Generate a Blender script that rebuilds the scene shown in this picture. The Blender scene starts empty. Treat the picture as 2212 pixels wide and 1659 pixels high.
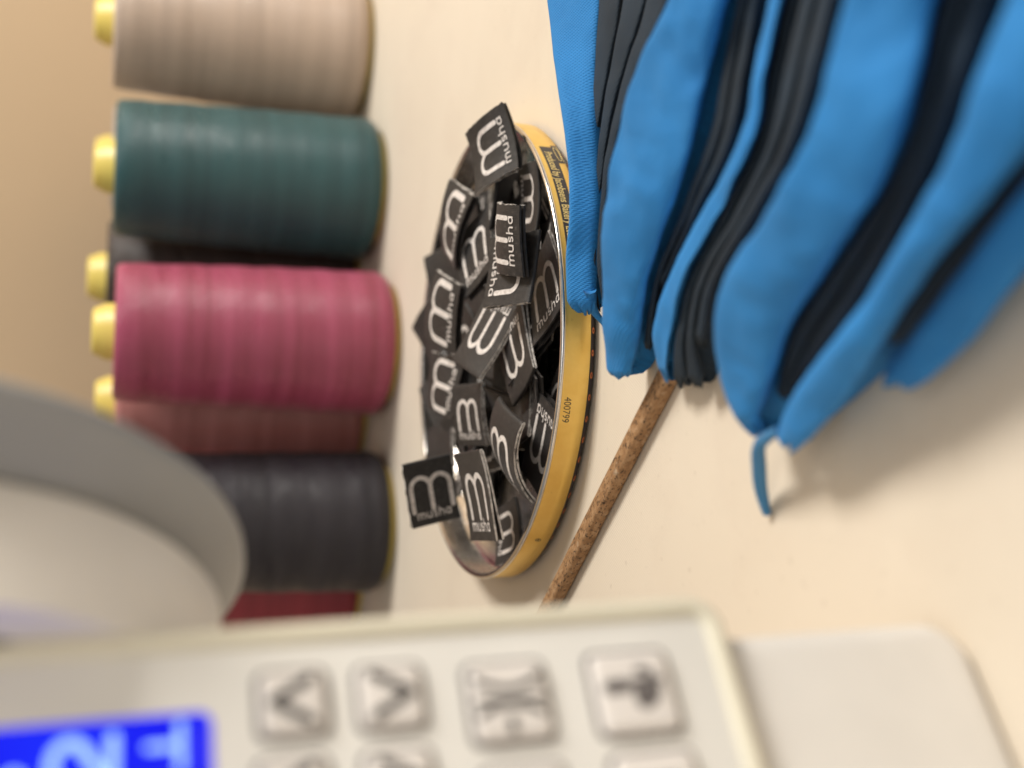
import bpy, bmesh, math, random
from mathutils import Vector, Matrix, Quaternion, noise

# ------------------------------------------------------------------ scene, camera, light
S = bpy.context.scene
COL = S.collection
U = 0.01                                    # every length below is written in centimetres

th, ro = math.radians(19.3), math.radians(2.0)
fw = Vector((0, math.cos(th), -math.sin(th)))
d0 = Vector((0, -math.sin(th), -math.cos(th)))
r0 = Vector((1, 0, 0))
dn = d0 * math.cos(ro) + r0 * math.sin(ro)
rt = r0 * math.cos(ro) - d0 * math.sin(ro)
camd = bpy.data.cameras.new('camera')
cam = bpy.data.objects.new('camera', camd)
COL.objects.link(cam)
# the photograph was taken with the phone turned on its side: world "up" points left in the frame
M = Matrix((dn, rt, -fw)).transposed().to_4x4()
M.translation = Vector((0, 0, 10.5)) * U
cam.matrix_world = M
camd.sensor_width = 36
camd.lens = 2478 / 2212 * 36
camd.clip_start = 0.005
camd.clip_end = 20
camd.dof.use_dof = True
camd.dof.focus_distance = 0.256
camd.dof.aperture_fstop = 9.0
S.camera = cam

W = bpy.data.worlds.new('World')
S.world = W
W.use_nodes = True
bg = W.node_tree.nodes['Background']
bg.inputs[0].default_value = (1.0, 0.97, 0.94, 1)
bg.inputs[1].default_value = 0.27

def area(name, loc, target, size, power, colour):
    d = bpy.data.lights.new(name, 'AREA')
    d.shape = 'RECTANGLE'
    d.size, d.size_y = size[0] * U, size[1] * U
    d.energy = power
    d.color = colour
    o = bpy.data.objects.new(name, d)
    COL.objects.link(o)
    o.location = Vector(loc) * U
    o.rotation_euler = (Vector(target) - Vector(loc)).to_track_quat('-Z', 'Y').to_euler()
    return o

area('ceiling_lamp', (86, 22, 88), (2, 30, 0), (40, 32), 16.3, (1.0, 0.965, 0.91))
area('room_lamp', (-4, -38, 62), (-4, 14, 3), (60, 40), 1.5, (1.0, 0.96, 0.91))

S.view_settings.view_transform = 'Standard'
S.view_settings.look = 'None'
S.view_settings.exposure = 0.0
S.view_settings.gamma = 1.0
S.view_settings.use_curve_mapping = False

# ------------------------------------------------------------------ helpers
def tag(o, label=None, cat=None, group=None, kind=None):
    if label: o['label'] = label
    if cat: o['category'] = cat
    if group: o['group'] = group
    if kind: o['kind'] = kind
    return o

def mesh_obj(name, verts, faces, mats, parent=None, smooth=True, scale=U, mat_idx=None):
    me = bpy.data.meshes.new(name)
    me.from_pydata([Vector(v) * scale for v in verts], [], faces)
    for m in (mats if isinstance(mats, (list, tuple)) else [mats]):
        me.materials.append(m)
    if mat_idx:
        for p, k in zip(me.polygons, mat_idx): p.material_index = k
    if smooth:
        for p in me.polygons: p.use_smooth = True
    me.update()
    o = bpy.data.objects.new(name, me)
    COL.objects.link(o)
    if parent: o.parent = parent
    return o

def empty(name, loc=(0, 0, 0)):
    o = bpy.data.objects.new(name, None)
    o.empty_display_size = 0.01
    COL.objects.link(o)
    o.location = Vector(loc) * U
    return o

def fix_normals(o):
    bm = bmesh.new(); bm.from_mesh(o.data)
    bmesh.ops.recalc_face_normals(bm, faces=bm.faces)
    bm.to_mesh(o.data); bm.free()
    return o

def sharp(o, deg=40):
    bm = bmesh.new(); bm.from_mesh(o.data)
    bmesh.ops.recalc_face_normals(bm, faces=bm.faces)
    for e in bm.edges:
        if len(e.link_faces) == 2 and e.calc_face_angle(0) > math.radians(deg): e.smooth = False
    bm.to_mesh(o.data); bm.free()
    return o

def catmull(P, n):
    out = []
    m = len(P) - 1
    for k in range(n):
        t = k / (n - 1) * m
        i = min(int(t), m - 1); f = t - i
        a, b, c, d = P[max(i - 1, 0)], P[i], P[i + 1], P[min(i + 2, m)]
        out.append(b + (c - a) * (f * .5) + (a * 2 - b * 5 + c * 4 - d) * (.5 * f * f) + (b * 3 - a - c * 3 + d) * (.5 * f ** 3))
    return out

def lathe(profile, seg=96, frame=None, a0=0, a1=2 * math.pi):
    """profile of (r, z); frame maps local to world"""
    full = abs(a1 - a0 - 2 * math.pi) < 1e-6
    n = seg if full else seg + 1
    V, Fc = [], []
    for i in range(n):
        a = a0 + (a1 - a0) * i / seg
        for r, z in profile:
            p = Vector((r * math.cos(a), r * math.sin(a), z))
            V.append(frame @ p if frame else p)
    m = len(profile)
    for i in range(seg):
        j = (i + 1) % n
        for k in range(m - 1):
            Fc.append((i * m + k, j * m + k, j * m + k + 1, i * m + k + 1))
    return V, Fc

def rrect(x0, y0, x1, y1, r, inset=0.0, seg=7):
    x0 += inset; y0 += inset; x1 -= inset; y1 -= inset
    r = max(r - inset, 0.01)
    pts = []
    for cx, cy, a in ((x1 - r, y1 - r, 0), (x0 + r, y1 - r, 90), (x0 + r, y0 + r, 180), (x1 - r, y0 + r, 270)):
        for k in range(seg + 1):
            t = math.radians(a + 90 * k / seg)
            pts.append((cx + r * math.cos(t), cy + r * math.sin(t)))
    return pts

def stack(rect, r, levels, frame, cap=True, seg=7):
    """loops of a rounded rectangle at (inset, height), closed by a cap"""
    V, Fc = [], []
    loops = [[(x, y, h) for x, y in rrect(*rect, r, ins, seg)] for ins, h in levels]
    n = len(loops[0])
    for L in loops: V += [frame @ Vector(p) for p in L]
    for k in range(len(loops) - 1):
        for i in range(n):
            j = (i + 1) % n
            Fc.append((k * n + i, k * n + j, (k + 1) * n + j, (k + 1) * n + i))
    if cap: Fc.append(tuple(range((len(loops) - 1) * n, len(loops) * n)))
    return V, Fc

def ribbon(pts, w, closed=False):
    """flat stroke with rounded ends along a 2D polyline"""
    P = [Vector(pts[0])]
    for p in pts[1:]:                                   # short steps, so a stroke can follow a bent surface
        p = Vector(p); a = P[-1]; k = max(1, int((p - a).length / .075))
        P += [a.lerp(p, (j + 1) / k) for j in range(k)]
    P = [p for i, p in enumerate(P) if i == 0 or (p - P[i - 1]).length > 1e-6]
    V, Fc = [], []
    n = len(P)
    for i in range(n):
        a = P[i - 1] if i else (P[-1] if closed else P[0])
        b = P[i + 1] if i < n - 1 else (P[0] if closed else P[-1])
        t = (b - a)
        t = t.normalized() if t.length > 1e-9 else Vector((1, 0))
        nn = Vector((-t.y, t.x)) * (w / 2)
        V += [P[i] + nn, P[i] - nn]
    m = n if closed else n - 1
    for i in range(m):
        j = (i + 1) % n
        Fc.append((2 * i, 2 * i + 1, 2 * j + 1, 2 * j))
    if not closed:
        for e, q in ((0, 1), (n - 1, n - 2)):
            t = (P[e] - P[q]).normalized(); s = len(V)
            nn = Vector((-t.y, t.x))
            ring = [P[e] + nn * (w / 2 * math.cos(g)) + t * (w / 2 * math.sin(g)) for g in [math.pi * k / 6 for k in range(7)]]
            V += ring
            Fc.append(tuple(range(s, s + 7)))
    return V, Fc

def arc(cx, cy, rx, ry, a, b, n=12):
    return [(cx + rx * math.cos(math.radians(a + (b - a) * k / n)), cy + ry * math.sin(math.radians(a + (b - a) * k / n))) for k in range(n + 1)]

def merge(parts):
    V, Fc = [], []
    for q_, (v, f) in enumerate(parts):
        s = len(V); V += [Vector((p[0], p[1], q_ * .0009)) if len(p) == 2 else p for p in v]; Fc += [tuple(i + s for i in q) for q in f]
    return V, Fc

# ------------------------------------------------------------------ materials
class NT:
    def __init__(self, name, rough=.5, base=(.5, .5, .5), metallic=0, **kw):
        self.m = bpy.data.materials.new(name); self.m.use_nodes = True
        self.t = self.m.node_tree; self.n = self.t.nodes; self.b = self.n['Principled BSDF']
        self.b.inputs['Base Color'].default_value = (*base, 1)
        self.b.inputs['Roughness'].default_value = rough
        self.b.inputs['Metallic'].default_value = metallic
        for k, v in kw.items(): self.b.inputs[k.replace('_', ' ')].default_value = v
        self.co = None
    def coord(self, kind='Object', scale=(1, 1, 1), rot=(0, 0, 0)):
        c = self.n.new('ShaderNodeTexCoord'); mp = self.n.new('ShaderNodeMapping')
        mp.inputs['Scale'].default_value = scale; mp.inputs['Rotation'].default_value = rot
        self.t.links.new(c.outputs[kind], mp.inputs[0]); return mp.outputs[0]
    def noise(self, vec, scale, detail=4, rough=.55):
        x = self.n.new('ShaderNodeTexNoise'); x.inputs['Scale'].default_value = scale
        x.inputs['Detail'].default_value = detail; x.inputs['Roughness'].default_value = rough
        self.t.links.new(vec, x.inputs['Vector']); return x.outputs['Fac']
    def wave(self, vec, scale, distort=0, direction='X', detail=1):
        x = self.n.new('ShaderNodeTexWave'); x.bands_direction = direction
        x.inputs['Scale'].default_value = scale; x.inputs['Distortion'].default_value = distort
        x.inputs['Detail'].default_value = detail
        self.t.links.new(vec, x.inputs['Vector']); return x.outputs['Fac']
    def ramp(self, fac, stops):
        x = self.n.new('ShaderNodeValToRGB'); e = x.color_ramp.elements
        while len(e) < len(stops): e.new(.5)
        for k, (p, c) in enumerate(stops):
            e[k].position = p; e[k].color = (*c, 1) if len(c) == 3 else c
        self.t.links.new(fac, x.inputs[0]); return x.outputs[0]
    def mix(self, fac, a, b, mode='MIX'):
        x = self.n.new('ShaderNodeMix'); x.data_type = 'RGBA'; x.blend_type = mode
        for s, v in ((0, fac), (6, a), (7, b)):
            if isinstance(v, (int, float)): x.inputs[s].default_value = v
            elif isinstance(v, tuple): x.inputs[s].default_value = (*v, 1)
            else: self.t.links.new(v, x.inputs[s])
        return x.outputs[2]
    def math(self, op, a, b):
        x = self.n.new('ShaderNodeMath'); x.operation = op
        for s, v in ((0, a), (1, b)):
            if isinstance(v, (int, float)): x.inputs[s].default_value = v
            else: self.t.links.new(v, x.inputs[s])
        return x.outputs[0]
    def colour(self, out): self.t.links.new(out, self.b.inputs['Base Color'])
    def rough(self, out): self.t.links.new(out, self.b.inputs['Roughness'])
    def bump(self, h, strength=.3, dist=.001):
        x = self.n.new('ShaderNodeBump'); x.inputs['Strength'].default_value = strength
        x.inputs['Distance'].default_value = dist
        self.t.links.new(h, x.inputs['Height']); self.t.links.new(x.outputs[0], self.b.inputs['Normal'])

def mat_table():
    t = NT('cream_table_laminate', .62)
    v = t.coord()
    big = t.noise(v, 9, 4)
    c = t.ramp(big, [(.3, (.68, .595, .475)), (.7, (.735, .65, .53))])
    spk = t.noise(v, 420, 2)
    c = t.mix(t.ramp(spk, [(.66, (0, 0, 0)), (.74, (.3, .3, .3))]), c, (.45, .37, .28))
    sm = t.noise(t.coord(rot=(0, 0, .4), scale=(1, 1, 1)), 22, 6, .7)
    c = t.mix(t.ramp(sm, [(.5, (0, 0, 0)), (.75, (.35, .35, .35))]), c, (.60, .50, .40))
    t.colour(c)
    w = t.wave(t.coord(rot=(0, 0, .5)), 520, 1.2, 'X')
    t.bump(t.math('ADD', w, t.math('MULTIPLY', spk, .6)), .16, .0004)
    return t.m

def mat_wall():
    t = NT('warm_beige_wall', .85)
    v = t.coord(); n = t.noise(v, 3, 4)
    t.colour(t.ramp(n, [(.25, (.57, .42, .265)), (.75, (.64, .48, .31))]))
    t.bump(t.noise(v, 300, 3), .2, .0006)
    return t.m

def mat_thread(name, base, lift, rough=.30):
    t = NT(name, rough, base, Sheen_Weight=.06, Sheen_Roughness=.4)
    v = t.coord()
    bands = t.noise(t.coord(scale=(6, 6, 130)), 1, 3)
    fine = t.math('ADD', t.math('MULTIPLY', t.wave(t.coord(rot=(.35, .2, 0)), 520, 2.5, 'Z', 2), .5), t.math('MULTIPLY', t.wave(t.coord(rot=(-.35, -.2, 0)), 470, 2.5, 'Z', 2), .5))
    c = t.mix(t.ramp(bands, [(.32, (0, 0, 0)), (.68, (1, 1, 1))]), tuple(x * .82 for x in base), lift)
    c = t.mix(t.math('MULTIPLY', fine, .35), c, tuple(x * .55 for x in base))
    t.colour(c)
    st = t.noise(t.coord(scale=(45, 45, 160)), 1, 4, .65)
    t.rough(t.ramp(st, [(.3, (rough * .75,) * 3), (.7, (rough * 1.7,) * 3)]))
    t.bump(t.math('ADD', t.math('ADD', fine, st), t.math('MULTIPLY', bands, 1.5)), .42, .0007)
    return t.m

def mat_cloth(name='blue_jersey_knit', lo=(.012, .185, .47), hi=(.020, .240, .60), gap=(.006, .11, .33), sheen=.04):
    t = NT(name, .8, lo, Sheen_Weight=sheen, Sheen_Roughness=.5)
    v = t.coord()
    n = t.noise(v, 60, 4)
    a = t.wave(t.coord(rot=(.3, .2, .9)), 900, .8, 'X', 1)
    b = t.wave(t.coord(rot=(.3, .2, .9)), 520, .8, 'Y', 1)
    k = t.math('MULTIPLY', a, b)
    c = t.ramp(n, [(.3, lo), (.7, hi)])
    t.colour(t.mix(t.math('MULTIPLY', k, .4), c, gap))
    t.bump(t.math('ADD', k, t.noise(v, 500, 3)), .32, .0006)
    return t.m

def mat_label():
    t = NT('black_woven_satin', .55, (.022, .019, .018), Sheen_Weight=.14, Sheen_Roughness=.35)
    t.b.inputs['Sheen Tint'].default_value = (.8, .72, .68, 1)
    v = t.coord()
    k = t.wave(v, 850, .6, 'X'); q = t.wave(v, 850, .6, 'Y')
    n = t.noise(v, 700, 3)
    c = t.ramp(n, [(.35, (.013, .011, .010)), (.62, (.026, .022, .020)), (.80, (.085, .076, .07))])
    t.colour(c)
    t.bump(t.math('ADD', t.math('MULTIPLY', k, q), n), .3, .0004)
    return t.m

def mat_selvedge():
    t = NT('pale_woven_edge', .8)
    v = t.coord(); n = t.noise(v, 900, 3)
    t.colour(t.ramp(n, [(.28, (.16, .14, .13)), (.48, (.58, .53, .48)), (.7, (.82, .77, .70))]))
    t.bump(n, .5, .0005)
    return t.m

def mat_print():
    t = NT('white_woven_print', .65, (.72, .66, .61))
    v = t.coord(); n = t.noise(v, 900, 2)
    t.colour(t.ramp(n, [(.3, (.52, .46, .42)), (.6, (.76, .70, .65))]))
    t.bump(t.wave(v, 900, .5, 'X'), .25, .0003)
    return t.m

def mat_gold():
    t = NT('gold_tinplate', .34, (.80, .52, .13), .55)
    v = t.coord(); n = t.noise(v, 160, 5); g = t.noise(v, 900, 2)
    c = t.ramp(n, [(.3, (.86, .56, .13)), (.7, (.95, .66, .19))])
    t.colour(t.mix(t.ramp(g, [(.72, (0, 0, 0)), (.78, (.35, .35, .35))]), c, (.55, .34, .08)))
    t.rough(t.ramp(n, [(.2, (.30, .30, .30)), (.8, (.42, .42, .42))]))
    t.bump(g, .06, .0003)
    return t.m

def mat_tin(name='bare_tinplate', rough=.2):
    t = NT(name, rough, (.66, .63, .60), 1.0)
    v = t.coord(); n = t.noise(v, 130, 4)
    t.colour(t.ramp(n, [(.3, (.60, .57, .54)), (.7, (.78, .75, .71))]))
    s = t.noise(t.coord(scale=(1, 1, 6)), 240, 3)
    t.rough(t.ramp(s, [(.3, (rough * .7,) * 3), (.7, (rough * 1.5,) * 3)]))
    t.bump(s, .05, .0004)
    return t.m

def mat_stick():
    t = NT('speckled_brown_wood', .7)
    v = t.coord(); lv = t.coord(scale=(1, 1.5, 1.5))
    n = t.noise(lv, 420, 5)
    c = t.ramp(n, [(.30, (.22, .115, .05)), (.5, (.34, .185, .08)), (.72, (.45, .28, .15))])
    f = t.noise(lv, 900, 4, .7)
    c = t.mix(t.ramp(f, [(.54, (0, 0, 0)), (.62, (1, 1, 1))]), c, (.06, .028, .012))
    g = t.noise(v, 500, 2)
    c = t.mix(t.ramp(g, [(.62, (0, 0, 0)), (.75, (.5, .5, .5))]), c, (.55, .43, .30))
    t.colour(c)
    t.bump(t.math('ADD', f, n), .35, .0009)
    return t.m

def mat_plastic(name, base, rough=.42, var=.06, grain=900):
    t = NT(name, rough, base)
    v = t.coord(); n = t.noise(v, 40, 4)
    t.colour(t.ramp(n, [(.3, tuple(x * (1 - var) for x in base)), (.7, tuple(min(1, x * (1 + var)) for x in base))]))
    t.bump(t.noise(v, grain, 2), .08, .0003)
    return t.m

def mat_emit(name, colour, strength, uneven=None):
    t = NT(name, .2, (0.0, 0.0, .02))
    t.b.inputs['Emission Color'].default_value = (*colour, 1)
    t.b.inputs['Emission Strength'].default_value = strength
    if uneven:
        n = t.noise(t.coord(), 70, 3)
        t.t.links.new(t.ramp(n, [(.3, colour), (.7, uneven)]), t.b.inputs['Emission Color'])
    return t.m

MT = dict(
    table=mat_table(), wall=mat_wall(), cloth=mat_cloth(), label=mat_label(), selv=mat_selvedge(),
    prnt=mat_print(), gold=mat_gold(), tin=mat_tin(), rim=mat_tin('polished_rolled_rim', .16), stick=mat_stick(),
    yellow=mat_plastic('yellow_plastic_core', (.78, .61, .14), .4),
    black_print=mat_plastic('black_print', (.030, .026, .030), .4),
    gold_print=mat_plastic('gold_print', (.74, .56, .22), .4),
    orange_print=mat_plastic('orange_print', (.60, .19, .07), .5),
    grey_ink=mat_plastic('grey_ink', (.10, .075, .045), .6),
    rimcream=mat_plastic('cream_yellow_plastic', (.76, .71, .56), .45),
    panel=mat_plastic('pale_grey_plastic', (.78, .755, .70), .5),
    key=mat_plastic('key_plastic', (.76, .71, .66), .4),
    moat=mat_plastic('key_gap_grey', (.13, .115, .11), .6),
    ink=mat_plastic('key_symbol_ink', (.03, .026, .025), .6),
    body=mat_plastic('ivory_machine_plastic', (.78, .74, .68), .42),
    wheel=mat_plastic('grey_wheel_plastic', (.30, .30, .30), .42),
    rubber=mat_plastic('dark_rubber', (.03, .03, .03), .8),
    lcd=mat_emit('blue_backlit_screen', (.0, .0, .85), 1.0, (.004, .02, 1.0)),
    glyph=mat_emit('lit_screen_figures', (.42, .66, 1.0), 1.2),
    slate_cloth=mat_cloth('slate_knit', (.007, .016, .026), (.012, .030, .052), (.004, .008, .013), .02),
    bthread=mat_plastic('blue_loose_thread', (.05, .20, .40), .8),
)

# ------------------------------------------------------------------ setting
def sheet(name, corners, mat, n=1):
    o = mesh_obj(name, corners, [(0, 1, 2, 3)], mat, smooth=False)
    return tag(o, kind='structure')

sheet('table', [(-120, -60, 0), (120, -60, 0), (120, 64, 0), (-120, 64, 0)], MT['table'])
sheet('wall', [(-120, 64, -5), (120, 64, -5), (120, 64, 130), (-120, 64, 130)], MT['wall'])

# ------------------------------------------------------------------ thread cones
def thread_cone(x, y, r, h, mat, label, turn=0.0):
    root = empty('thread_cone', (x, y, 0))
    tag(root, label, 'thread cone', 'cones of sewing thread standing in rows')
    root.rotation_euler.z = turn
    k = r / 2.9
    prof = [(1.2, h - .12), (1.9 * k, h - .04), (2.42 * k, h), (2.56 * k, h - .06), (2.62 * k, h - .25)]
    for i in range(14):                                   # slightly barrelled flank with winding swells
        f = (i + 1) / 15
        prof.append(((2.62 + .26 * f + .05 * math.sin(f * 3.1)) * k + .02 * math.sin(i * 2.3 + x), h - .25 - (h - 1.35) * f))
    prof += [(2.93 * k, .80), (2.90 * k, .55), (2.76 * k, .32), (2.56 * k, .22), (2.2 * k, .20)]
    V, Fc = lathe(prof, 72)
    w = mesh_obj('thread_winding', V, Fc, mat, root); fix_normals(w)
    core = [(0, h + .78), (.72, h + .78), (.86, h + .72), (.92, h + .58), (.98, h + .42), (1.05, h + .36), (1.08, h - .2), (1.3, h - .3)]
    V, Fc = lathe(core, 48)
    fix_normals(mesh_obj('cone_tip', V, Fc, MT['yellow'], root))
    fl = [(2.0 * k, .25), (2.30 * k, .25), (2.38 * k, .20), (2.41 * k, .05), (2.38 * k, 0.0), (2.0 * k, 0.0)]
    V, Fc = lathe(fl, 64)
    fix_normals(mesh_obj('base_flange', V, Fc, MT['yellow'], root))
    return root

TH = {
    'beige': mat_thread('beige_thread', (.60, .46, .36), (.72, .57, .46)),
    'teal': mat_thread('teal_thread', (.020, .080, .088), (.036, .122, .135)),
    'pink': mat_thread('raspberry_thread', (.35, .055, .095), (.50, .095, .185)),
    'black': mat_thread('charcoal_thread', (.014, .011, .016), (.030, .025, .034), .42),
    'pale': mat_thread('pale_grey_thread', (.42, .37, .33), (.52, .46, .42)),
    'brown': mat_thread('dark_brown_thread', (.050, .034, .028), (.085, .062, .052)),
    'salmon': mat_thread('salmon_thread', (.50, .18, .16), (.64, .27, .25)),
    'red': mat_thread('crimson_thread', (.30, .030, .045), (.38, .045, .060)),
}
thread_cone(15.05, 52.6, 3.12, 10.85, TH['beige'], 'beige thread cone at the end of the front row, nearest the blue fabric side', .3)
thread_cone(8.14, 48.85, 2.98, 10.62, TH['teal'], 'dark teal thread cone standing between beige and raspberry pink cones', 1.1)
thread_cone(1.43, 45.44, 2.86, 10.42, TH['pink'], 'raspberry pink thread cone with yellow tip, behind the middle of the tin', 2.0)
thread_cone(-5.68, 45.16, 2.78, 10.1, TH['black'], 'charcoal black thread cone beside the grey hand wheel of the machine', .7)
thread_cone(10.2, 58.6, 2.8, 10.75, TH['pale'], 'pale grey thread cone mostly hidden behind the teal cone', .1)
thread_cone(4.05, 53.4, 2.8, 10.8, TH['brown'], 'dark brown thread cone in back row, showing between teal and pink cones', .9)
thread_cone(-1.32, 50.9, 2.8, 10.3, TH['salmon'], 'salmon thread cone in back row, showing between pink and black cones', 1.9)
thread_cone(-8.8, 50.7, 2.75, 10.1, TH['red'], 'crimson thread cone behind the black cone, next to sewing machine panel', 2.6)

# ------------------------------------------------------------------ tin lid
TC = Vector((0.90, 30.24, 0.0)); TR = 6.20
def build_tin():
    root = empty('tin_lid', TC)
    tag(root, 'round upturned gold cookie tin lid filled with black woven labels', 'tin lid')
    band = [(5.6, .035), (5.86, .02), (5.98, .03), (6.08, .085), (6.145, .16), (TR - .03, .205)]
    V, Fc = lathe(band, 160); fix_normals(mesh_obj('printed_edge', V, Fc, MT['black_print'], root))
    wall = [(TR - .03, .205), (TR, .23), (TR, .50), (TR, .845)]
    V, Fc = lathe(wall, 192); fix_normals(mesh_obj('outer_wall', V, Fc, MT['gold'], root))
    rc, rr = TR - .045, .072
    rim = [(rc + rr * math.cos(t), .885 + .062 * math.sin(t)) for t in [math.radians(-60 + k * 22) for k in range(14)]]
    V, Fc = lathe(rim, 192); fix_normals(mesh_obj('rolled_rim', V, Fc, MT['rim'], root))
    inner = [(rc - .055, .87), (TR - .10, .80), (TR - .10, .30), (TR - .16, .16), (TR - .32, .09), (3.0, .085), (.001, .085)]
    V, Fc = lathe(inner, 160); fix_normals(mesh_obj('inside', V, Fc, MT['tin'], root))
    # orange dots printed round the dark bottom edge
    parts = []
    n = 75
    for i in range(n):
        a = 2 * math.pi * i / n
        vs = []
        for k in range(8):
            g = 2 * math.pi * k / 8
            s = .082 * math.cos(g); z = .128 + .050 * math.sin(g)
            rad = 6.118 + (z - .128) * .85 + .006
            vs.append((rad * math.cos(a + s / rad), rad * math.sin(a + s / rad), z))
        inn = []
        for k in range(8):
            g = 2 * math.pi * k / 8
            s = .030 * math.cos(g); z = .128 + .016 * math.sin(g)
            rad = 6.118 + (z - .128) * .85 + .006
            inn.append((rad * math.cos(a + s / rad), rad * math.sin(a + s / rad), z))
        parts.append((vs + inn, [(k, (k + 1) % 8, 8 + (k + 1) % 8, 8 + k) for k in range(8)]))
    V, Fc = merge(parts)
    d = mesh_obj('dotted_border', V, Fc, MT['orange_print'], root, smooth=False)
    tag(d, kind='stuff')
    def wrap(s, z, lift):
        """s: cm along the wall from the point nearest the photographer, to the right"""
        a = s / TR
        return ((TR + lift) * math.sin(a), -(TR + lift) * math.cos(a), z)
    def strip(name, pts2, lift, mat, fcs):
        return mesh_obj(name, [wrap(x, z, lift) for x, z in pts2], fcs, mat, root, smooth=False)
    # black banner
    def banner(s0, s1, z0, z1, lift, name):
        n = 40; P = []; Fc = []
        for i in range(n + 1):
            s = s0 + (s1 - s0) * i / n
            P += [(s, z0), (s, z1)]
        for i in range(n): Fc.append((2 * i, 2 * i + 2, 2 * i + 3, 2 * i + 1))
        return strip(name, P, lift, MT['black_print'], Fc)
    d2s = lambda deg: math.radians(deg) * TR
    banner(d2s(9), d2s(53.5), .40, .72, .004, 'black_banner')
    # little crest panel under the start of the banner (upside down on the upturned lid)
    banner(d2s(46.5), d2s(54.5), .23, .402, .003, 'crest_panel')
    def strokes(name, rb, lift, mat):
        V, Fc = merge(rb)
        return mesh_obj(name, [wrap(v[0], v[1], lift + v[2]) for v in V], Fc, mat, root, smooth=False)
    c0 = d2s(50.5)
    strokes('crest_outline', [ribbon(arc(c0, .325, .34, .055, 0, 360, 26), .016),
                              ribbon([(c0 - .36, .255), (c0 + .36, .255)], .014)], .008, MT['gold_print'])
    # lettering: the lid lies upside down, so the words do too
    def wall_text(name, body, size, s_start, z_base, width, mat, lift=.008, bold=0.0):
        cu = bpy.data.curves.new('lettering', 'FONT'); cu.body = body; cu.size = size
        cu.offset = bold; cu.resolution_u = 3; cu.fill_mode = 'BOTH'
        t = bpy.data.objects.new('lettering', cu); COL.objects.link(t)
        dg = bpy.context.evaluated_depsgraph_get()
        me = bpy.data.meshes.new_from_object(t.evaluated_get(dg))
        bpy.data.objects.remove(t); bpy.data.curves.remove(cu)
        squeeze = width / max(v.co.x for v in me.vertices)
        for v in me.vertices:
            p = wrap(s_start - v.co.x * squeeze, z_base - v.co.y, lift)
            v.co = Vector(p) * U
        me.materials.clear(); me.materials.append(mat)
        me.name = name
        o = bpy.data.objects.new(name, me); COL.objects.link(o); o.parent = root
        return o
    wall_text('maker_lettering', 'Produced by Jacobsens Bakery Ltd.', .29, d2s(51.0), .665, 2.92, MT['gold_print'], .008, .004)
    wall_text('number_lettering', '400799', .25, d2s(-10.7), .765, .60, MT['grey_ink'], .005)
    c1 = d2s(-49)
    strokes('round_mark', [ribbon(arc(c1, .52, .052, .062, 0, 360, 20), .018), ribbon([(c1 - .02, .52), (c1 + .02, .52)], .035)], .005, MT['grey_ink'])
    cs = d2s(21.5)
    V = [(cs + .07 * math.sin(t), .56 + .055 * math.cos(t)) for t in [2 * math.pi * k / 10 for k in range(10)]]
    strip('banner_leaf', V, .008, MT['gold_print'], [tuple(range(10))])
    return root
build_tin()

# ------------------------------------------------------------------ woven labels
def logo_strokes():
    big = []
    w = .125
    top, base, hx = .41, -.47, .55
    r = hx / 2
    # two arches of the large m, sharing the middle leg
    big.append(ribbon([(-hx, base)] + [(-hx, top - r)] + arc(-hx + r, top - r, r, r * 1.05, 180, 20, 12), w))
    big.append(ribbon([(0, base), (0, top - r - .06)] + arc(r, top - r, r, r * 1.05, 180, 0, 14) + [(hx, base)], w))
    # small word under it
    x = -.60; xh = .155; b = -.735; t = .040
    def m_(x): return [ribbon([(x, b), (x, b + xh)], t), ribbon([(x, b + xh * .5)] + arc(x + .062, b + xh * .58, .062, xh * .42, 180, 0, 8) + [(x + .124, b)], t),
                       ribbon([(x + .124, b + xh * .5)] + arc(x + .186, b + xh * .58, .062, xh * .42, 180, 0, 8) + [(x + .248, b)], t)], .34
    def u_(x): return [ribbon([(x, b + xh)] + arc(x + .075, b + xh * .42, .075, xh * .42, 180, 360, 10) + [(x + .15, b + xh)], t), ribbon([(x + .15, b + xh), (x + .15, b)], t)], .245
    def s_(x): return [ribbon(arc(x + .055, b + xh * .76, .055, xh * .24, 40, 270, 9) + arc(x + .055, b + xh * .26, .055, xh * .26, 90, -140, 9), t)], .20
    def h_(x): return [ribbon([(x, b), (x, b + xh * 1.6)], t), ribbon([(x, b + xh * .5)] + arc(x + .075, b + xh * .58, .075, xh * .42, 180, 0, 10) + [(x + .15, b)], t)], .245
    def a_(x): return [ribbon(arc(x + .075, b + xh * .5, .075, xh * .5, 0, 360, 16), t), ribbon([(x + .155, b + xh), (x + .155, b)], t)], .22
    small = []
    for f in (m_, u_, s_, h_, a_):
        r_, adv = f(x); small += r_; x += adv
    return merge(big), merge(small)
BIG, SMALL = logo_strokes()

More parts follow.
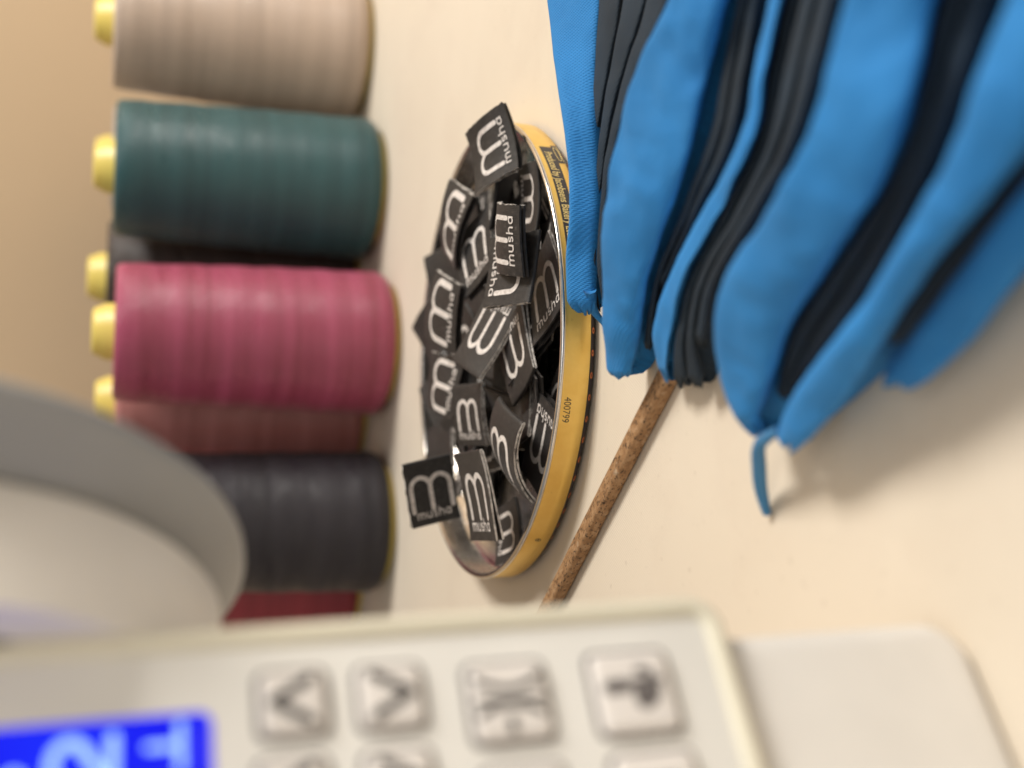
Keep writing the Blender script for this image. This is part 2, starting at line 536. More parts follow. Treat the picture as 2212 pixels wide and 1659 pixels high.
def woven_label(c, q, w, h, label, group, kx=0.0, ky=0.0, splay=.06, seed=0, printed=True, lg=1.0):
    rnd = random.Random(seed)
    q = Quaternion(q).normalized()
    R = q.to_matrix()
    tk, gap = .050, .030
    tw = rnd.uniform(-.09, .09)
    def bend(x, y, z):
        zz = z + 1.5 * kx * (x * 2 / w) ** 2 + 1.5 * ky * (y * 2 / h) ** 2 + tw * x * y + .012 * math.sin(3.1 * x + seed) * math.cos(2.7 * y + seed * 1.7)
        return Vector((x, y, zz))
    # path of the folded tape seen from the side: front leaf, fold at the top, back leaf
    path = []
    ny = 15
    for i in range(ny): path.append((-h / 2 + (h - gap * 2) * i / (ny - 1), 0.0))
    cy, cz, rr = h / 2 - gap * 2, -(gap + tk * .5), gap + tk * .5
    for k in range(1, 6): path.append((cy + rr * math.sin(math.pi * k / 6), cz + rr * math.cos(math.pi * k / 6)))
    for i in range(ny):
        f = i / (ny - 1)
        path.append((cy - (h - gap * 2 - rnd.uniform(0, .01)) * f, -2 * rr - splay * f * f))
    np_ = len(path); nx = 14
    V, Fc, mi = [], [], []
    nrm = []
    for i in range(np_):
        a = path[max(i - 1, 0)]; b = path[min(i + 1, np_ - 1)]
        dy, dz = b[0] - a[0], b[1] - a[1]; l = math.hypot(dy, dz)
        nrm.append((-dz / l, dy / l))
    for side in (0, 1):
        for i in range(np_):
            for j in range(nx + 1):
                x = -w / 2 + w * j / nx
                if j in (0, nx): x += rnd.uniform(-.014, .014)
                y = path[i][0] - nrm[i][0] * tk * side; z = path[i][1] - nrm[i][1] * tk * side
                V.append(bend(x, y, z))
    st = np_ * (nx + 1)
    for i in range(np_ - 1):
        for j in range(nx):
            a = i * (nx + 1) + j
            Fc.append((a, a + 1, a + nx + 2, a + nx + 1)); mi.append(0)
            Fc.append((st + a, st + a + nx + 1, st + a + nx + 2, st + a + 1)); mi.append(0)
        for j in (0, nx):
            a = i * (nx + 1) + j
            Fc.append((a, a + nx + 1, st + a + nx + 1, st + a)); mi.append(1)
    for i in (0, np_ - 1):
        for j in range(nx):
            a = i * (nx + 1) + j
            Fc.append((a, st + a, st + a + 1, a + 1)); mi.append(0)
    o = mesh_obj('woven_label', V, Fc, [MT['label'], MT['selv']], mat_idx=mi)
    sharp(o, 50)
    o.matrix_world = Matrix.Translation(Vector(c) * U) @ R.to_4x4()
    tag(o, label, 'label', group)
    if printed:
        sx, sy = w / 1.75, h / 1.9
        for nm, (pv, pf) in (('monogram', BIG), ('lettering', SMALL)):
            g_ = lg if nm == 'monogram' else 1.0
            pts = [bend(v[0] * sx * g_, v[1] * sy * (1 + (g_ - 1) * .25), .010 + v[2]) for v in pv]
            mesh_obj(nm, pts, pf, MT['prnt'], o, smooth=False)
    return o

LABELS = [
    ('A', (5.96, 28.00, 1.52), (0.972, 0.168, -0.038, 0.158), 1.79, 1.76, .08, -.06, 'pointed-corner label overhanging the tin rim nearest the beige cone, white m logo'),
    ('B', (4.37, 30.54, 1.77), (0.980, 0.021, 0.007, -0.198), 2.10, 1.83, -.10, .03, 'out of focus label sloping against the far wall of tin behind the teal cone'),
    ('C', (3.57, 29.42, 1.40), (0.860, 0.047, 0.098, -0.498), 1.83, 2.02, .02, -.04, 'black label whose logo word is cut off by the folded label lying on it'),
    ('Q', (3.42, 25.79, 1.93), (0.994, -0.015, -0.055, -0.093), 1.65, 1.80, -.02, -.16, 'rolled-edge label with sharp white word lying uppermost across two other labels'),
    ('P', (2.73, 25.93, 1.58), (0.027, -0.068, 0.153, -0.986), 1.74, 1.87, .02, -.02, 'black label with thick pale woven edge, partly under the rolled-edge label'),
    ('R', (2.31, 25.68, 0.74), (0.894, -0.004, 0.042, -0.446), 1.78, 2.17, .03, .03, 'sharp label tucked against the near rim beside blue fabric, whole word readable'),
    ('S', (1.31, 28.09, 1.46), (0.774, 0.207, 0.068, 0.594), 1.82, 2.18, -.03, .03, 'long slanting label in the tin centre, emerging from beneath the pale-edged label'),
    ('T', (0.76, 26.82, 1.06), (0.481, -0.001, -0.030, 0.876), 1.77, 2.01, .02, -.02, 'label with bright white frayed side edge, half covered by the slanting label'),
    ('V', (-1.48, 25.86, 0.63), (0.834, 0.014, -0.009, 0.551), 1.68, 2.25, .03, .02, 'label half hidden behind near rim beside the printed number on the tin'),
    ('W', (-1.69, 26.50, 1.50), (0.587, 0.078, -0.097, -0.800), 1.92, 2.14, -.05, -.22, 'curling label with pale edge bent into a curve near the shiny empty side'),
    ('X', (-3.00, 30.36, 2.11), (0.497, 0.613, 0.359, -0.499), 1.38, 1.92, .02, .03, 'blurred label standing up over the far rim, front of the black cone'),
    ('Y', (-2.81, 27.25, 1.77), (0.746, 0.094, -0.043, -0.657), 1.74, 2.27, .02, .03, 'soft focus upright label standing between the raised label and the curling label'),
    ('Z', (-3.88, 28.36, 0.52), (0.156, -0.003, 0.001, -0.988), 1.50, 1.82, .04, .02, 'low label lying flat on bare metal at the empty end of the tin'),
    ('AA', (1.95, 30.81, 1.95), (0.984, 0.092, -0.013, -0.152), 1.95, 1.90, -.06, -.05, 'blurred label high at the far side, straight in front of the pink cone'),
    ('BB', (-0.10, 31.79, 1.55), (0.992, 0.095, 0.028, -0.084), 1.67, 1.89, -.03, -.04, 'blurred far label between the pink cone and the slanting label, logo facing up'),
    ('EE', (-0.88, 29.81, 1.29), (0.721, 0.109, 0.025, -0.684), 1.69, 1.70, .03, -.05, 'label in middle of the heap with only its logo legs showing, before the raised label'),
    ('FF', (4.69, 27.24, 0.66), (0.050, -0.031, 0.053, 0.997), 1.76, 1.86, .05, .02, 'shadowed label along near rim under the gold maker lettering'),
    ('GG', (4.96, 29.03, 0.76), (0.176, 0.076, 0.264, 0.945), 1.40, 2.10, .03, .02, 'label mostly buried beneath the pointed-corner label'),
]
GRP = 'black woven labels heaped in the tin'
for i, (nm, c, q, w, h, kx, ky, lab) in enumerate(LABELS):
    woven_label(c, q, w, h, lab, GRP, kx, ky, .05 + .03 * (i % 3), i + 1, lg={'X': 1.28, 'AA': 1.32, 'BB': 1.3, 'B': 1.25}.get(nm, 1.0))

# unprinted backs leaning on the far wall of the lid
LEAN = [(34, 'label leaning on the inner wall next to the pointed-corner label, plain side out'),
        (58, 'plain label back leaning on the far wall, right of the one sloping there'),
        (82, 'plain label back against the far wall in front of the teal and pink gap'),
        (106, 'plain label back against the far wall, just behind the blurred logo labels'),
        (128, 'plain label back leaning on far wall nearest the raised standing label')]
for i, (deg, lab) in enumerate(LEAN):
    a = math.radians(deg)
    rad = 4.7 - .25 * (i % 2)
    e = Quaternion((0, 0, 1), a - math.pi / 2 + .3 * math.sin(i * 2.1)) @ Quaternion((1, 0, 0), .22 + .16 * (i % 2)) @ Quaternion((0, 0, 1), 1.1 * math.sin(i * 3.3 + 1))
    woven_label((TC.x + rad * math.cos(a), TC.y + rad * math.sin(a), .72 + .16 * (i % 3)), e, 1.74, 1.86, lab, GRP, .04, -.05, .04, 60 + i, printed=False)

# the rest of the heap below them
rnd = random.Random(11)
placed = []
tries = 0
while len(placed) < 44 and tries < 4000:
    tries += 1
    a = rnd.uniform(0, 2 * math.pi); rad = 4.85 * math.sqrt(rnd.random())
    x, y = TC.x + rad * math.cos(a), TC.y + rad * math.sin(a)
    if x < -2.9: continue
    near = sum(1 for p in placed if (p[0] - x) ** 2 + (p[1] - y) ** 2 < 1.3)
    if near > 3: continue
    z = .20 + .15 * near + rnd.uniform(0, .06)
    edge = max(0, rad - 3.6)
    e = Quaternion((0, 0, 1), rnd.uniform(0, 2 * math.pi)) @ Quaternion((1, 0, 0), rnd.uniform(-.5, .5) * (1 - edge * .6)) @ Quaternion((0, 1, 0), rnd.uniform(-.4, .4) * (1 - edge * .6))
    placed.append((x, y, z))
    woven_label((x, y, z + .08), e, 1.72 + rnd.uniform(-.03, .03), 1.86 + rnd.uniform(-.04, .04),
                'black woven label lying low in the heap, mostly covered by the upper labels', GRP,
                rnd.uniform(-.05, .05), rnd.uniform(-.06, .06), rnd.uniform(.02, .09), 100 + len(placed), printed=len(placed) % 3 == 0)

# ------------------------------------------------------------------ speckled stick
def build_stick():
    A = Vector((-9.4, 30.0, 0)); B = Vector((4.2, 16.3, 0))
    A = Vector((-5.23, 25.95, 0)); B = Vector((.19, 20.36, 0))
    d = (B - A).normalized(); A = A - d * 3.4; B = B + d * 3.2
    L = (B - A).length
    V, Fc = [], []
    n, m = 70, 20
    wd, ht = .225, .165
    for i in range(n + 1):
        x = L * i / n
        for k in range(m):
            t = 2 * math.pi * k / m
            cx, sx = math.cos(t), math.sin(t)
            e = .50
            y = wd * math.copysign(abs(cx) ** e, cx); z = ht * math.copysign(abs(sx) ** e, sx)
            j = noise.noise(Vector((x * 1.6, y * 4, z * 4))) * .014 + noise.noise(Vector((x * 2.3, 7, 0))) * .006
            s = 1 + j * 3
            if i in (0, n): s *= .92
            V.append((x, y * s, ht + z * s))
    for i in range(n):
        for k in range(m):
            a = i * m + k; b = i * m + (k + 1) % m
            Fc.append((a, b, b + m, a + m))
    Fc.append(tuple(range(m))); Fc.append(tuple(range(n * m, n * m + m)))
    o = mesh_obj('wooden_stick', V, Fc, MT['stick']); fix_normals(o)
    o.location = A * U
    o.rotation_euler.z = math.atan2(d.y, d.x)
    tag(o, 'thin brown speckled stick lying on the table between tin and blue fabric', 'stick')
build_stick()

# ------------------------------------------------------------------ blue fabric
FOLDS = {
    'F1': [((11.04, 24.95, 1.50), (10.27, 22.67, 0.90)), ((8.62, 24.07, 1.50), (8.29, 22.70, 0.90)), ((6.92, 23.45, 1.50), (6.81, 22.74, 0.90)),
           ((5.26, 22.76, 1.48), (5.35, 22.50, 0.89)), ((3.78, 22.68, 1.37), (3.88, 22.40, 0.82)), ((2.75, 23.16, 1.23), (2.81, 22.75, 0.74)), ((1.86, 23.35, 1.08), (1.90, 22.95, 0.65))],
    'F2': [((7.48, 15.93, 2.20), (7.23, 15.01, 1.60)), ((6.23, 16.54, 2.20), (6.01, 15.53, 1.60)), ((5.39, 17.66, 2.20), (5.03, 15.89, 1.60)),
           ((4.39, 18.52, 2.17), (4.02, 16.30, 1.58)), ((3.28, 19.30, 2.01), (3.06, 17.31, 1.46)), ((2.08, 20.06, 1.71), (2.01, 18.70, 1.24)),
           ((1.06, 20.69, 1.37), (1.05, 19.70, 1.00)), ((0.34, 21.09, 1.10), (0.35, 20.43, 0.80))],
    'F2b': [((6.83, 14.05, 1.80), (6.75, 13.70, 1.50)), ((5.69, 14.59, 1.80), (5.66, 14.33, 1.50)), ((4.76, 14.88, 1.80), (4.75, 14.70, 1.50)),
            ((3.81, 15.29, 1.77), (3.79, 14.99, 1.48)), ((2.96, 16.65, 1.64), (2.90, 16.08, 1.37)), ((1.98, 18.41, 1.39), (1.92, 17.47, 1.16)),
            ((1.04, 19.59, 1.10), (1.01, 18.36, 0.92)), ((0.44, 19.66, 0.90), (0.44, 19.00, 0.75))],
    'F3': [((5.50, 10.96, 2.70), (5.19, 9.84, 2.00)), ((4.60, 11.43, 2.70), (4.38, 10.37, 2.00)), ((3.86, 11.71, 2.70), (3.66, 10.55, 2.00)),
           ((3.13, 12.19, 2.67), (2.95, 10.86, 1.98)), ((2.42, 13.18, 2.53), (2.26, 11.54, 1.87)), ((1.65, 14.77, 2.26), (1.53, 12.72, 1.67)),
           ((0.88, 15.61, 1.96), (0.85, 13.87, 1.45)), ((0.18, 15.91, 1.64), (0.20, 14.67, 1.22)), ((-0.39, 15.81, 1.35), (-0.37, 15.43, 1.00))],
    'F4': [((4.84, 9.04, 2.30), (4.55, 8.02, 1.70)), ((4.02, 9.35, 2.30), (3.79, 8.29, 1.70)), ((3.41, 9.68, 2.30), (3.23, 8.65, 1.70)),
           ((2.76, 10.02, 2.28), (2.66, 9.16, 1.68)), ((2.11, 10.65, 2.17), (2.07, 9.99, 1.61)), ((1.42, 11.54, 1.97), (1.42, 11.10, 1.46)),
           ((0.80, 12.57, 1.75), (0.80, 11.96, 1.29)), ((-0.00, 14.19, 1.44), (0.03, 12.98, 1.06)), ((-0.71, 15.10, 1.15), (-0.65, 14.22, 0.85))],
    'F5': [((4.61, 8.11, 1.60), (4.45, 7.49, 1.10)), ((3.87, 8.50, 1.60), (3.71, 7.73, 1.10)), ((3.29, 8.86, 1.60), (3.16, 8.09, 1.10)),
           ((2.69, 9.27, 1.58), (2.61, 8.59, 1.09)), ((2.09, 10.00, 1.47), (2.04, 9.38, 1.01)), ((1.42, 11.01, 1.27), (1.40, 10.34, 0.87)),
           ((0.81, 12.01, 1.04), (0.80, 11.15, 0.71)), ((0.23, 12.95, 0.80), (0.24, 12.15, 0.55))],
}
CREASE_LAYERS = [
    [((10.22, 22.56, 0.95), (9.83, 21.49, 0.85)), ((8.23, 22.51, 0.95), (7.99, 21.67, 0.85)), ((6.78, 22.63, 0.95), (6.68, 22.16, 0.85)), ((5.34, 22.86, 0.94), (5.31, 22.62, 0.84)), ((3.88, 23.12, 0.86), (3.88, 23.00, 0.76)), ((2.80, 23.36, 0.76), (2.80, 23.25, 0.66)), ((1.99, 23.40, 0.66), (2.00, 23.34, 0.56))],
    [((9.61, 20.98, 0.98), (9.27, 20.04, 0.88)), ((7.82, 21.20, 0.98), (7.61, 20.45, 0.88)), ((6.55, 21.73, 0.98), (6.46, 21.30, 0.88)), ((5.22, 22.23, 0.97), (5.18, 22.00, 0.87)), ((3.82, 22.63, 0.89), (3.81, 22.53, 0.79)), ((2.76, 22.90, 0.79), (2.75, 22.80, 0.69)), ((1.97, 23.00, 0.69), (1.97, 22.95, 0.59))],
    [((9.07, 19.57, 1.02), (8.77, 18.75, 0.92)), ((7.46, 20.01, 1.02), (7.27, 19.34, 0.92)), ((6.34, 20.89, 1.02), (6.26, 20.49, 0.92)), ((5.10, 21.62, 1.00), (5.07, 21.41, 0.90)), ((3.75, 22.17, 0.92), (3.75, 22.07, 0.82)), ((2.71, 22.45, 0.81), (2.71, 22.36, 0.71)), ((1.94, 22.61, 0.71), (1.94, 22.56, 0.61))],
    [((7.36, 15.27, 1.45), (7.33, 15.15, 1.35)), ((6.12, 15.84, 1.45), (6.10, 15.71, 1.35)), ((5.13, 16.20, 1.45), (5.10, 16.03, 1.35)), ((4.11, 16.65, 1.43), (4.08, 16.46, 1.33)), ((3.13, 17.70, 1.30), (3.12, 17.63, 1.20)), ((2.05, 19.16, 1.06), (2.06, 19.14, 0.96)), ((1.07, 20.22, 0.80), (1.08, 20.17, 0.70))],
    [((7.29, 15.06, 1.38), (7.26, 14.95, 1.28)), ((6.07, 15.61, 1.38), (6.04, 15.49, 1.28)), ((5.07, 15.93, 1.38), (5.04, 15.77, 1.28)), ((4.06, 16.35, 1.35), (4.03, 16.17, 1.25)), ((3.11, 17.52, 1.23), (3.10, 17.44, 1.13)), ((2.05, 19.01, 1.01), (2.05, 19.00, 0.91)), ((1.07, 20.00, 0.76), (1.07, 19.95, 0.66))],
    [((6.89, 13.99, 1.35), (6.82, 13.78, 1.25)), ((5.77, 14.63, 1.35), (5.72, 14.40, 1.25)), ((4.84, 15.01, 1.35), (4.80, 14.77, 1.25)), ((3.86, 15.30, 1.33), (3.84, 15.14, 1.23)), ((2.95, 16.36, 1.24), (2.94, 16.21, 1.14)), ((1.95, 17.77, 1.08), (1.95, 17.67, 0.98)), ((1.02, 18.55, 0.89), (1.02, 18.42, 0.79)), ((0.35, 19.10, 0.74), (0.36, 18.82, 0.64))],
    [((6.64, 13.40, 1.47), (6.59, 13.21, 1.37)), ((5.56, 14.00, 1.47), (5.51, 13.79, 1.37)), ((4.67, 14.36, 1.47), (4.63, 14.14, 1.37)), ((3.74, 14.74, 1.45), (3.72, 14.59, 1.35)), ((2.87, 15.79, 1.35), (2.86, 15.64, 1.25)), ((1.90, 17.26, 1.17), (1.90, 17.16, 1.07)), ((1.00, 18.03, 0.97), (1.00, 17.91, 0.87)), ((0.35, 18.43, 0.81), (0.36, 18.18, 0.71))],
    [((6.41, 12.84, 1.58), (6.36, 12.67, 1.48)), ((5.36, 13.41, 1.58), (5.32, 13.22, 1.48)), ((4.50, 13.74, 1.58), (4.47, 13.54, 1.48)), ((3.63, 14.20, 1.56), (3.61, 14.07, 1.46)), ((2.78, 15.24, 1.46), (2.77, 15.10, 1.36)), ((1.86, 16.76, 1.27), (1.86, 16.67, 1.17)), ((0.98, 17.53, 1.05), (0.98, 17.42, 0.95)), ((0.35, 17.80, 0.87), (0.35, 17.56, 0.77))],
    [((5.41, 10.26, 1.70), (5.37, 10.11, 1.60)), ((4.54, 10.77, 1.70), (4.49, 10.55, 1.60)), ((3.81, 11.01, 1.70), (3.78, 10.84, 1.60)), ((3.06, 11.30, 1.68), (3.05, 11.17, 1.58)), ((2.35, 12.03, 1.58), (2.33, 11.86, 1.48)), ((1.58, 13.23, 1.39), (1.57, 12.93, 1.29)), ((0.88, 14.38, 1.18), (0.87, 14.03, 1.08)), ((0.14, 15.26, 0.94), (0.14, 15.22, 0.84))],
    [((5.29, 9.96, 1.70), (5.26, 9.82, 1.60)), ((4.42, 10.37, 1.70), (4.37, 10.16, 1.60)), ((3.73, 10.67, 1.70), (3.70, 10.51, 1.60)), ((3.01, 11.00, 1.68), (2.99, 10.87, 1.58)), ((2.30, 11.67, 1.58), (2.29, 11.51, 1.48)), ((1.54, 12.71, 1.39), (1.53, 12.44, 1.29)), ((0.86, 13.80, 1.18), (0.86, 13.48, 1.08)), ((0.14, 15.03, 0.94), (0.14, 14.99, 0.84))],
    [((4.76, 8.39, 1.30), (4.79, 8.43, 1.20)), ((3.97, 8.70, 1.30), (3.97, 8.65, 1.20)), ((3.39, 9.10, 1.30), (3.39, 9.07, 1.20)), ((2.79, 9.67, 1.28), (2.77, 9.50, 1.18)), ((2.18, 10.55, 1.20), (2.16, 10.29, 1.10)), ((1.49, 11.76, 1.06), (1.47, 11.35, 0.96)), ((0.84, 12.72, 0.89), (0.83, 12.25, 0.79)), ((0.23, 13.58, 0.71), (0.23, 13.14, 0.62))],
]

TRIM = {'F1': (0, 0), 'F2': (.0, .22), 'F2b': (.25, .25), 'F3': (.10, .12), 'F4': (.16, .14), 'F5': (.12, 0)}
def fold_mesh(crest, low, parent, name, back=.45, bulge=.12, seed=0.0, rows=64, mat=None, wrinkle=1.0):
    crest = [Vector(p) for p in crest]; low = [Vector(p) for p in low]
    # the heap runs on to the right and sinks to a rounded end on the table
    def run_on(P, k, drop):
        d = P[0] - P[1]; d.z = 0; d.normalize()
        return [P[0] + (d * .8 + Vector((.6, .1, 0))).normalized() * k - Vector((0, 0, P[0].z * drop))]
    crest = run_on(crest, 6.5, .55) + run_on(crest, 3.4, .12) + crest
    low = run_on(low, 6.5, .55) + run_on(low, 3.4, .12) + low
    rows += 18
    C_ = catmull(crest, rows); B_ = catmull(low, rows)
    sect = []
    for i in range(rows):
        t = C_[min(i + 1, rows - 1)] - C_[max(i - 1, 0)]; t.z = 0; t.normalize()
        g = Vector((t.y, -t.x, 0))
        if g.y > 0: g = -g
        c, b = C_[i], B_[i]
        up = Vector((0, 0, 1))
        k = min(1.0, c.z / 1.2)
        ctl = [Vector((c.x, c.y, .03)) - g * back, Vector((c.x, c.y, c.z * .6)) - g * back * .9, c - g * back * .42 - up * .08 * k, c.copy(),
               c.lerp(b, .35) + up * bulge * k + g * .05, c.lerp(b, .72) + up * bulge * .9 * k + g * .08, b.copy(),
               b - up * .13 * k - g * .10, b - up * .20 * k - g * .45, Vector((b.x, b.y, .03)) - g * .60]
        sect.append((catmull(ctl, 30), t))
    # rounded closed ends
    first, t = sect[0]
    t = (C_[0] - C_[3]).normalized()
    cen = sum(first, Vector()) / len(first)
    for s, m_ in ((.93, .10), (.75, .22), (.45, .32), (.06, .36)):
        sect.insert(0, ([cen + (p - cen) * s + t * m_ for p in first], t))
    last, t = sect[-1]
    t = (C_[-1] - C_[-4]).normalized()
    cen = sum(last, Vector()) / len(last)
    rag = [.5 + 1.5 * abs(noise.noise(Vector((k * .31, seed * 3.1, 2.7)))) + .8 * noise.noise(Vector((k * .9, seed, 9))) for k in range(len(last))]
    for s, m_ in ((.93, .08), (.80, .17), (.55, .25), (.10, .24)):
        sect.append(([cen + (p - cen) * s + t * m_ * rag[k] for k, p in enumerate(last)], t))
    V, Fc = [], []
    m = len(last)
    for i, (sec, tt) in enumerate(sect):
        for p in sec:
            q = Vector((p.x * .9 + seed, p.y * .9, p.z * 1.4))
            d = noise.noise(q) * .15 + noise.noise(q * 2.6) * .07 + noise.noise(Vector((p.x * 2 + seed, p.y * 7, p.z * 5))) * .018
            f = min(1, p.z / .6)
            V.append(p + Vector((.3, -.7, .8)) * d * f * wrinkle)
    for i in range(len(sect) - 1):
        for k in range(m - 1):
            a = i * m + k
            Fc.append((a, a + 1, a + m + 1, a + m))
    o = mesh_obj(name, V, Fc, mat or MT['cloth'], parent)
    return fix_normals(o)

def tube(pts, r, n=8, samples=30):
    P = catmull([Vector(p) for p in pts], samples)
    V, Fc = [], []
    for i, p in enumerate(P):
        t = (P[min(i + 1, samples - 1)] - P[max(i - 1, 0)]).normalized()
        a = t.cross(Vector((0, .3, 1))).normalized(); b = t.cross(a)
        rr = r(i / (samples - 1)) if callable(r) else r
        for k in range(n):
            g = 2 * math.pi * k / n
            V.append(p + (a * math.cos(g) + b * math.sin(g)) * rr)
    for i in range(samples - 1):
        for k in range(n):
            Fc.append((i * n + k, i * n + (k + 1) % n, (i + 1) * n + (k + 1) % n, (i + 1) * n + k))
    Fc += [tuple(range(n)), tuple(range((samples - 1) * n, samples * n))]
    return V, Fc

def build_fabric():
    root = empty('blue_fabric', (3, 15, 0))
    tag(root, 'bright blue jersey fabric heaped in loose pleats in front of the tin', 'fabric')
    inv = Vector((3, 15, 0))
    def loc(pts): return [Vector(p) - inv for p in pts]
    def trim(st, top, bottom):
        return [(Vector(a).lerp(Vector(b), top) - Vector((0, 0, .10 * (top > 0))), Vector(a).lerp(Vector(b), 1 - bottom)) for a, b in st]
    names = list(FOLDS)
    for i, n in enumerate(names):
        st = trim(FOLDS[n], *TRIM[n])
        fold_mesh(loc([s[0] for s in st]), loc([s[1] for s in st]), root, 'pleat', .4 if n == 'F1' else .5, .0 if n in ('F1', 'F2b') else .05, i * 7.3, wrinkle=.3 if n == 'F1' else .8)
    # dark slate layers filling the creases between the brighter blue pleats
    for i, st in enumerate(CREASE_LAYERS):
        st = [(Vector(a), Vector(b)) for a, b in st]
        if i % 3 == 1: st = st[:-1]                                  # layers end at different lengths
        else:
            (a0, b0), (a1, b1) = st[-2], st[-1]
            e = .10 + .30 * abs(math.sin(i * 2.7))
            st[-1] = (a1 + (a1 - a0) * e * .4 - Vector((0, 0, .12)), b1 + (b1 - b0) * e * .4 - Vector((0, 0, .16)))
        fold_mesh(loc([p[0] for p in st]), loc([p[1] for p in st]), root, 'crease_layer', .10, .03, 50 + i * 5.1, 48, MT['slate_cloth'], .35)
    V, Fc = tube(loc([(-.55, 15.0, .95), (-.81, 15.69, .85), (-1.21, 16.18, .55), (-1.62, 16.53, .28), (-2.02, 16.64, .08)]), lambda t: .07 + .05 * math.sin(t * 3.1), 8)
    mesh_obj('loose_thread', V, Fc, MT['bthread'], root)
    V, Fc = tube(loc([(2.1, 22.95, .75), (1.80, 23.2, .60), (1.62, 23.35, .42), (1.45, 23.42, .22), (1.27, 23.4, .10)]), lambda t: .12 * (1 - t) + .03, 8)
    mesh_obj('frayed_tail', V, Fc, MT['cloth'], root)
build_fabric()

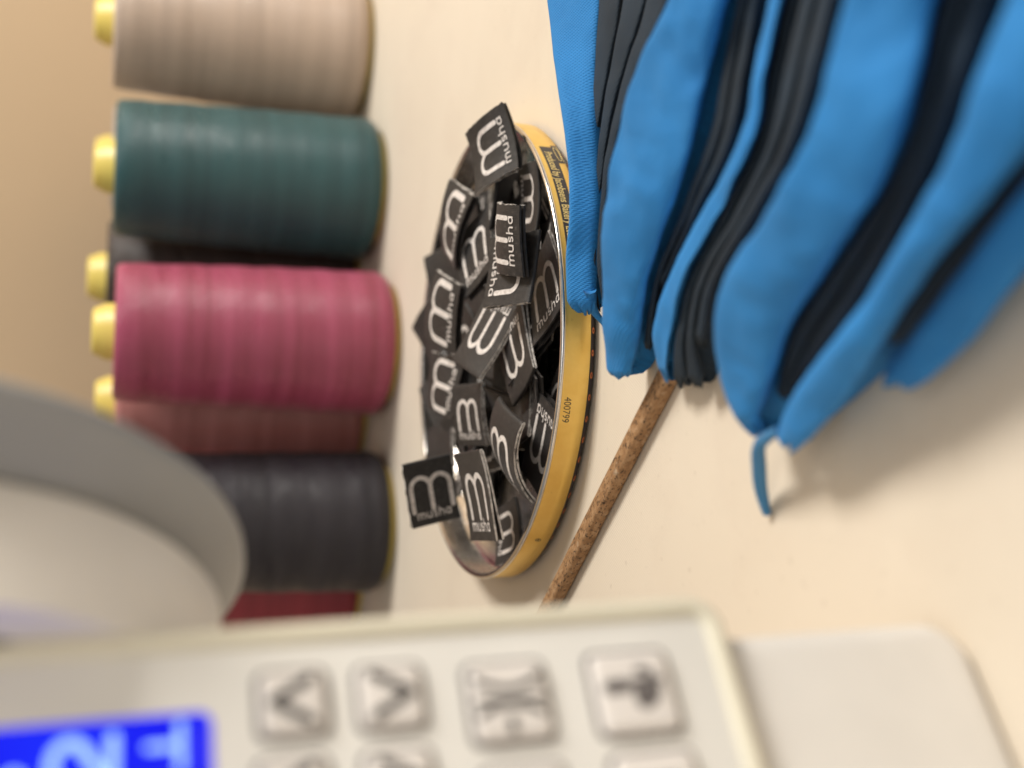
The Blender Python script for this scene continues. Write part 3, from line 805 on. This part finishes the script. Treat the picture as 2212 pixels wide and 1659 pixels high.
# ------------------------------------------------------------------ sewing machine
def build_machine():
    yaw, lean = math.radians(53), math.radians(4)
    hx = Vector((math.sin(yaw), math.cos(yaw), 0)); nn = Vector((math.cos(yaw), -math.sin(yaw), 0)); up = Vector((0, 0, 1))
    upl = up * math.cos(lean) - nn * math.sin(lean); n = nn * math.cos(lean) + up * math.sin(lean)
    P0 = Vector((-2.63, 12.37, 3.47))
    root = empty('sewing_machine', (P0.x, P0.y, 0))
    tag(root, 'ivory electronic sewing machine with blue screen and square keys', 'sewing machine')
    F = Matrix((hx, upl, n)).transposed().to_4x4(); F.translation = P0 - Vector((P0.x, P0.y, 0))
    def add(name, vf, mat, parent=root, deg=35):
        o = mesh_obj(name, vf[0], vf[1], mat, None)
        o.parent = parent
        return sharp(o, deg)
    # main body
    V, Fc = stack((-16, -3.46, -.30, 9.0), .60, [(0, -8.5), (0, -.40), (.03, -.26), (.10, -.17), (.22, -.13)], F, True, 10)
    for v in V:
        if v.z < .02: v.z = .02
    add('body', (V, Fc), MT['body'])
    V, Fc = stack((-3.2, -3.6, -1.0, -3.0), .1, [(0, -2.2), (0, -.55)], F)
    for v in V: v.z = max(0.0, min(v.z, .2))
    add('rubber_foot', (V, Fc), MT['rubber'])
    # control panel
    PR = (-9.0, -.04, .13, 12.0)
    add('panel_rim', stack(PR, .42, [(0, -.14), (0, .02), (.03, .08), (.09, .115), (.16, .11), (.22, .06), (.25, .015)], F, False, 10), MT['rimcream'], deg=60)
    add('panel_face', stack((PR[0], PR[1] + .2, PR[2] - .2, PR[3]), .24, [(0, -.05), (.03, .012), (.06, .018)], F, True, 8), MT['panel'])
    def key(a, b, s, sym=None, ink='ink'):
        h = s / 2
        k = mesh_obj('key', *stack((a - h + .06, b - h + .06, a + h - .06, b + h - .06), .10, [(0, .02), (0, .085), (.02, .11), (.05, .125), (.10, .13)], F, True, 6), MT['key'], root)
        sharp(k, 60)
        sharp(mesh_obj('key_surround', *stack((a - h, b - h, a + h, b + h), .15, [(0, .012), (.0, .026), (.02, .032), (.06, .024)], F, True, 6), MT['moat'], k), 60)
        if sym:
            V, Fc = merge(sym)
            mesh_obj('key_symbol', [F @ Vector((v[0], v[1], .1345 + v[2])) for v in V], Fc, MT[ink], k, smooth=False)
        return k
    chev = lambda a, b, s: [ribbon([(a - .23, b - .18 * s), (a, b + .22 * s), (a + .23, b - .18 * s)], .11)]
    key(-.79, 5.11, .80, chev(-.79, 5.11, 1))
    key(-.81, 4.07, .80, chev(-.80, 4.07, -1))
    s3 = [ribbon([(-.72 - .14 * (1 - u * u), 2.77 + .37 * u) for u in [k / 8 - 1 for k in range(17)]], .07),
          ribbon([(-.97 - .02 * (1 - u * u), 2.77 + .40 * u) for u in [k / 8 - 1 for k in range(17)]], .05),
          ribbon([(-1.15 + .12 * (1 - u * u), 2.79 + .36 * u) for u in [k / 8 - 1 for k in range(17)]], .07),
          ribbon([(-1.22, 2.79), (-1.31, 2.79)], .10)]
    key(-.98, 2.77, .99, s3)
    s4 = [ribbon([(-.92, 1.62), (-.90, .98)], .07), ribbon([(-.95, 1.60), (-.94, 1.42)], .17),
          ribbon(arc(-.97, 1.22, .20, .17, 180, 360, 12), .10), ribbon([(-1.0, 1.22), (-1.12, 1.22)], .22)]
    key(-1.0, 1.30, 1.05, s4, 'moat')
    dot = lambda a, b: [ribbon([(a + .16, b - .18), (a + .16, b + .18)], .07), ribbon(arc(a - .08, b, .14, .16, 0, 360, 16), .06)]
    key(-1.73, 5.15, .80, chev(-1.73, 5.15, 1))
    key(-1.75, 4.07, .80, chev(-1.75, 4.07, -1))
    key(-2.15, 2.75, .99, dot(-2.15, 2.75))
    key(-2.18, 1.27, 1.05, dot(-2.18, 1.27))
    # screen
    sc = mesh_obj('screen', *stack((-5.2, 5.94, -.79, 10.0), .13, [(0, .016), (0, .034), (.02, .038)], F, True, 6), MT['lcd'], root)
    def digits(name, rb):
        V, Fc = merge(rb)
        mesh_obj(name, [F @ Vector((v[0], v[1], .044 + v[2])) for v in V], Fc, MT['glyph'], sc, smooth=False)
    digits('screen_figure', [ribbon([(-1.36, 6.25), (-.90, 6.25)], .08), ribbon([(-1.12, 6.25), (-1.12, 6.56)], .08)])
    digits('screen_figure', [ribbon(arc(-1.24, 7.30, .24, .17, 170, -40, 16) + [(-1.40, 6.97), (-1.44, 6.90)], .11), ribbon([(-1.46, 6.90), (-.98, 6.90)], .11)])
    digits('screen_figure', [ribbon(arc(-1.40, 7.80, .15, .09, 0, 360, 18), .06)])
    # housing and hand wheel on the end of the machine
    def ax(b, c):
        A = Matrix((-nn, up, hx)).transposed().to_4x4()
        A.translation = P0 - Vector((P0.x, P0.y, 0)) + (-nn) * b + up * c
        return A
    V, Fc = lathe([(3.0, .09), (3.74, .09), (3.74, .34), (3.74, .6), (3.74, 1.42), (3.68, 1.5), (2.4, 1.52)], 128, ax(3.08, 9.29))
    add('end_housing', (V, Fc), MT['body'], deg=70)
    V, Fc = lathe([(2.0, 1.53), (3.75, 1.53), (3.95, 1.56), (4.1, 1.64), (4.32, 1.8), (4.52, 1.98), (4.60, 2.08), (4.60, 2.2), (4.5, 2.3), (3.6, 2.34), (.01, 2.36)], 128, ax(3.05, 9.82))
    add('hand_wheel', (V, Fc), MT['wheel'], deg=70)
build_machine()
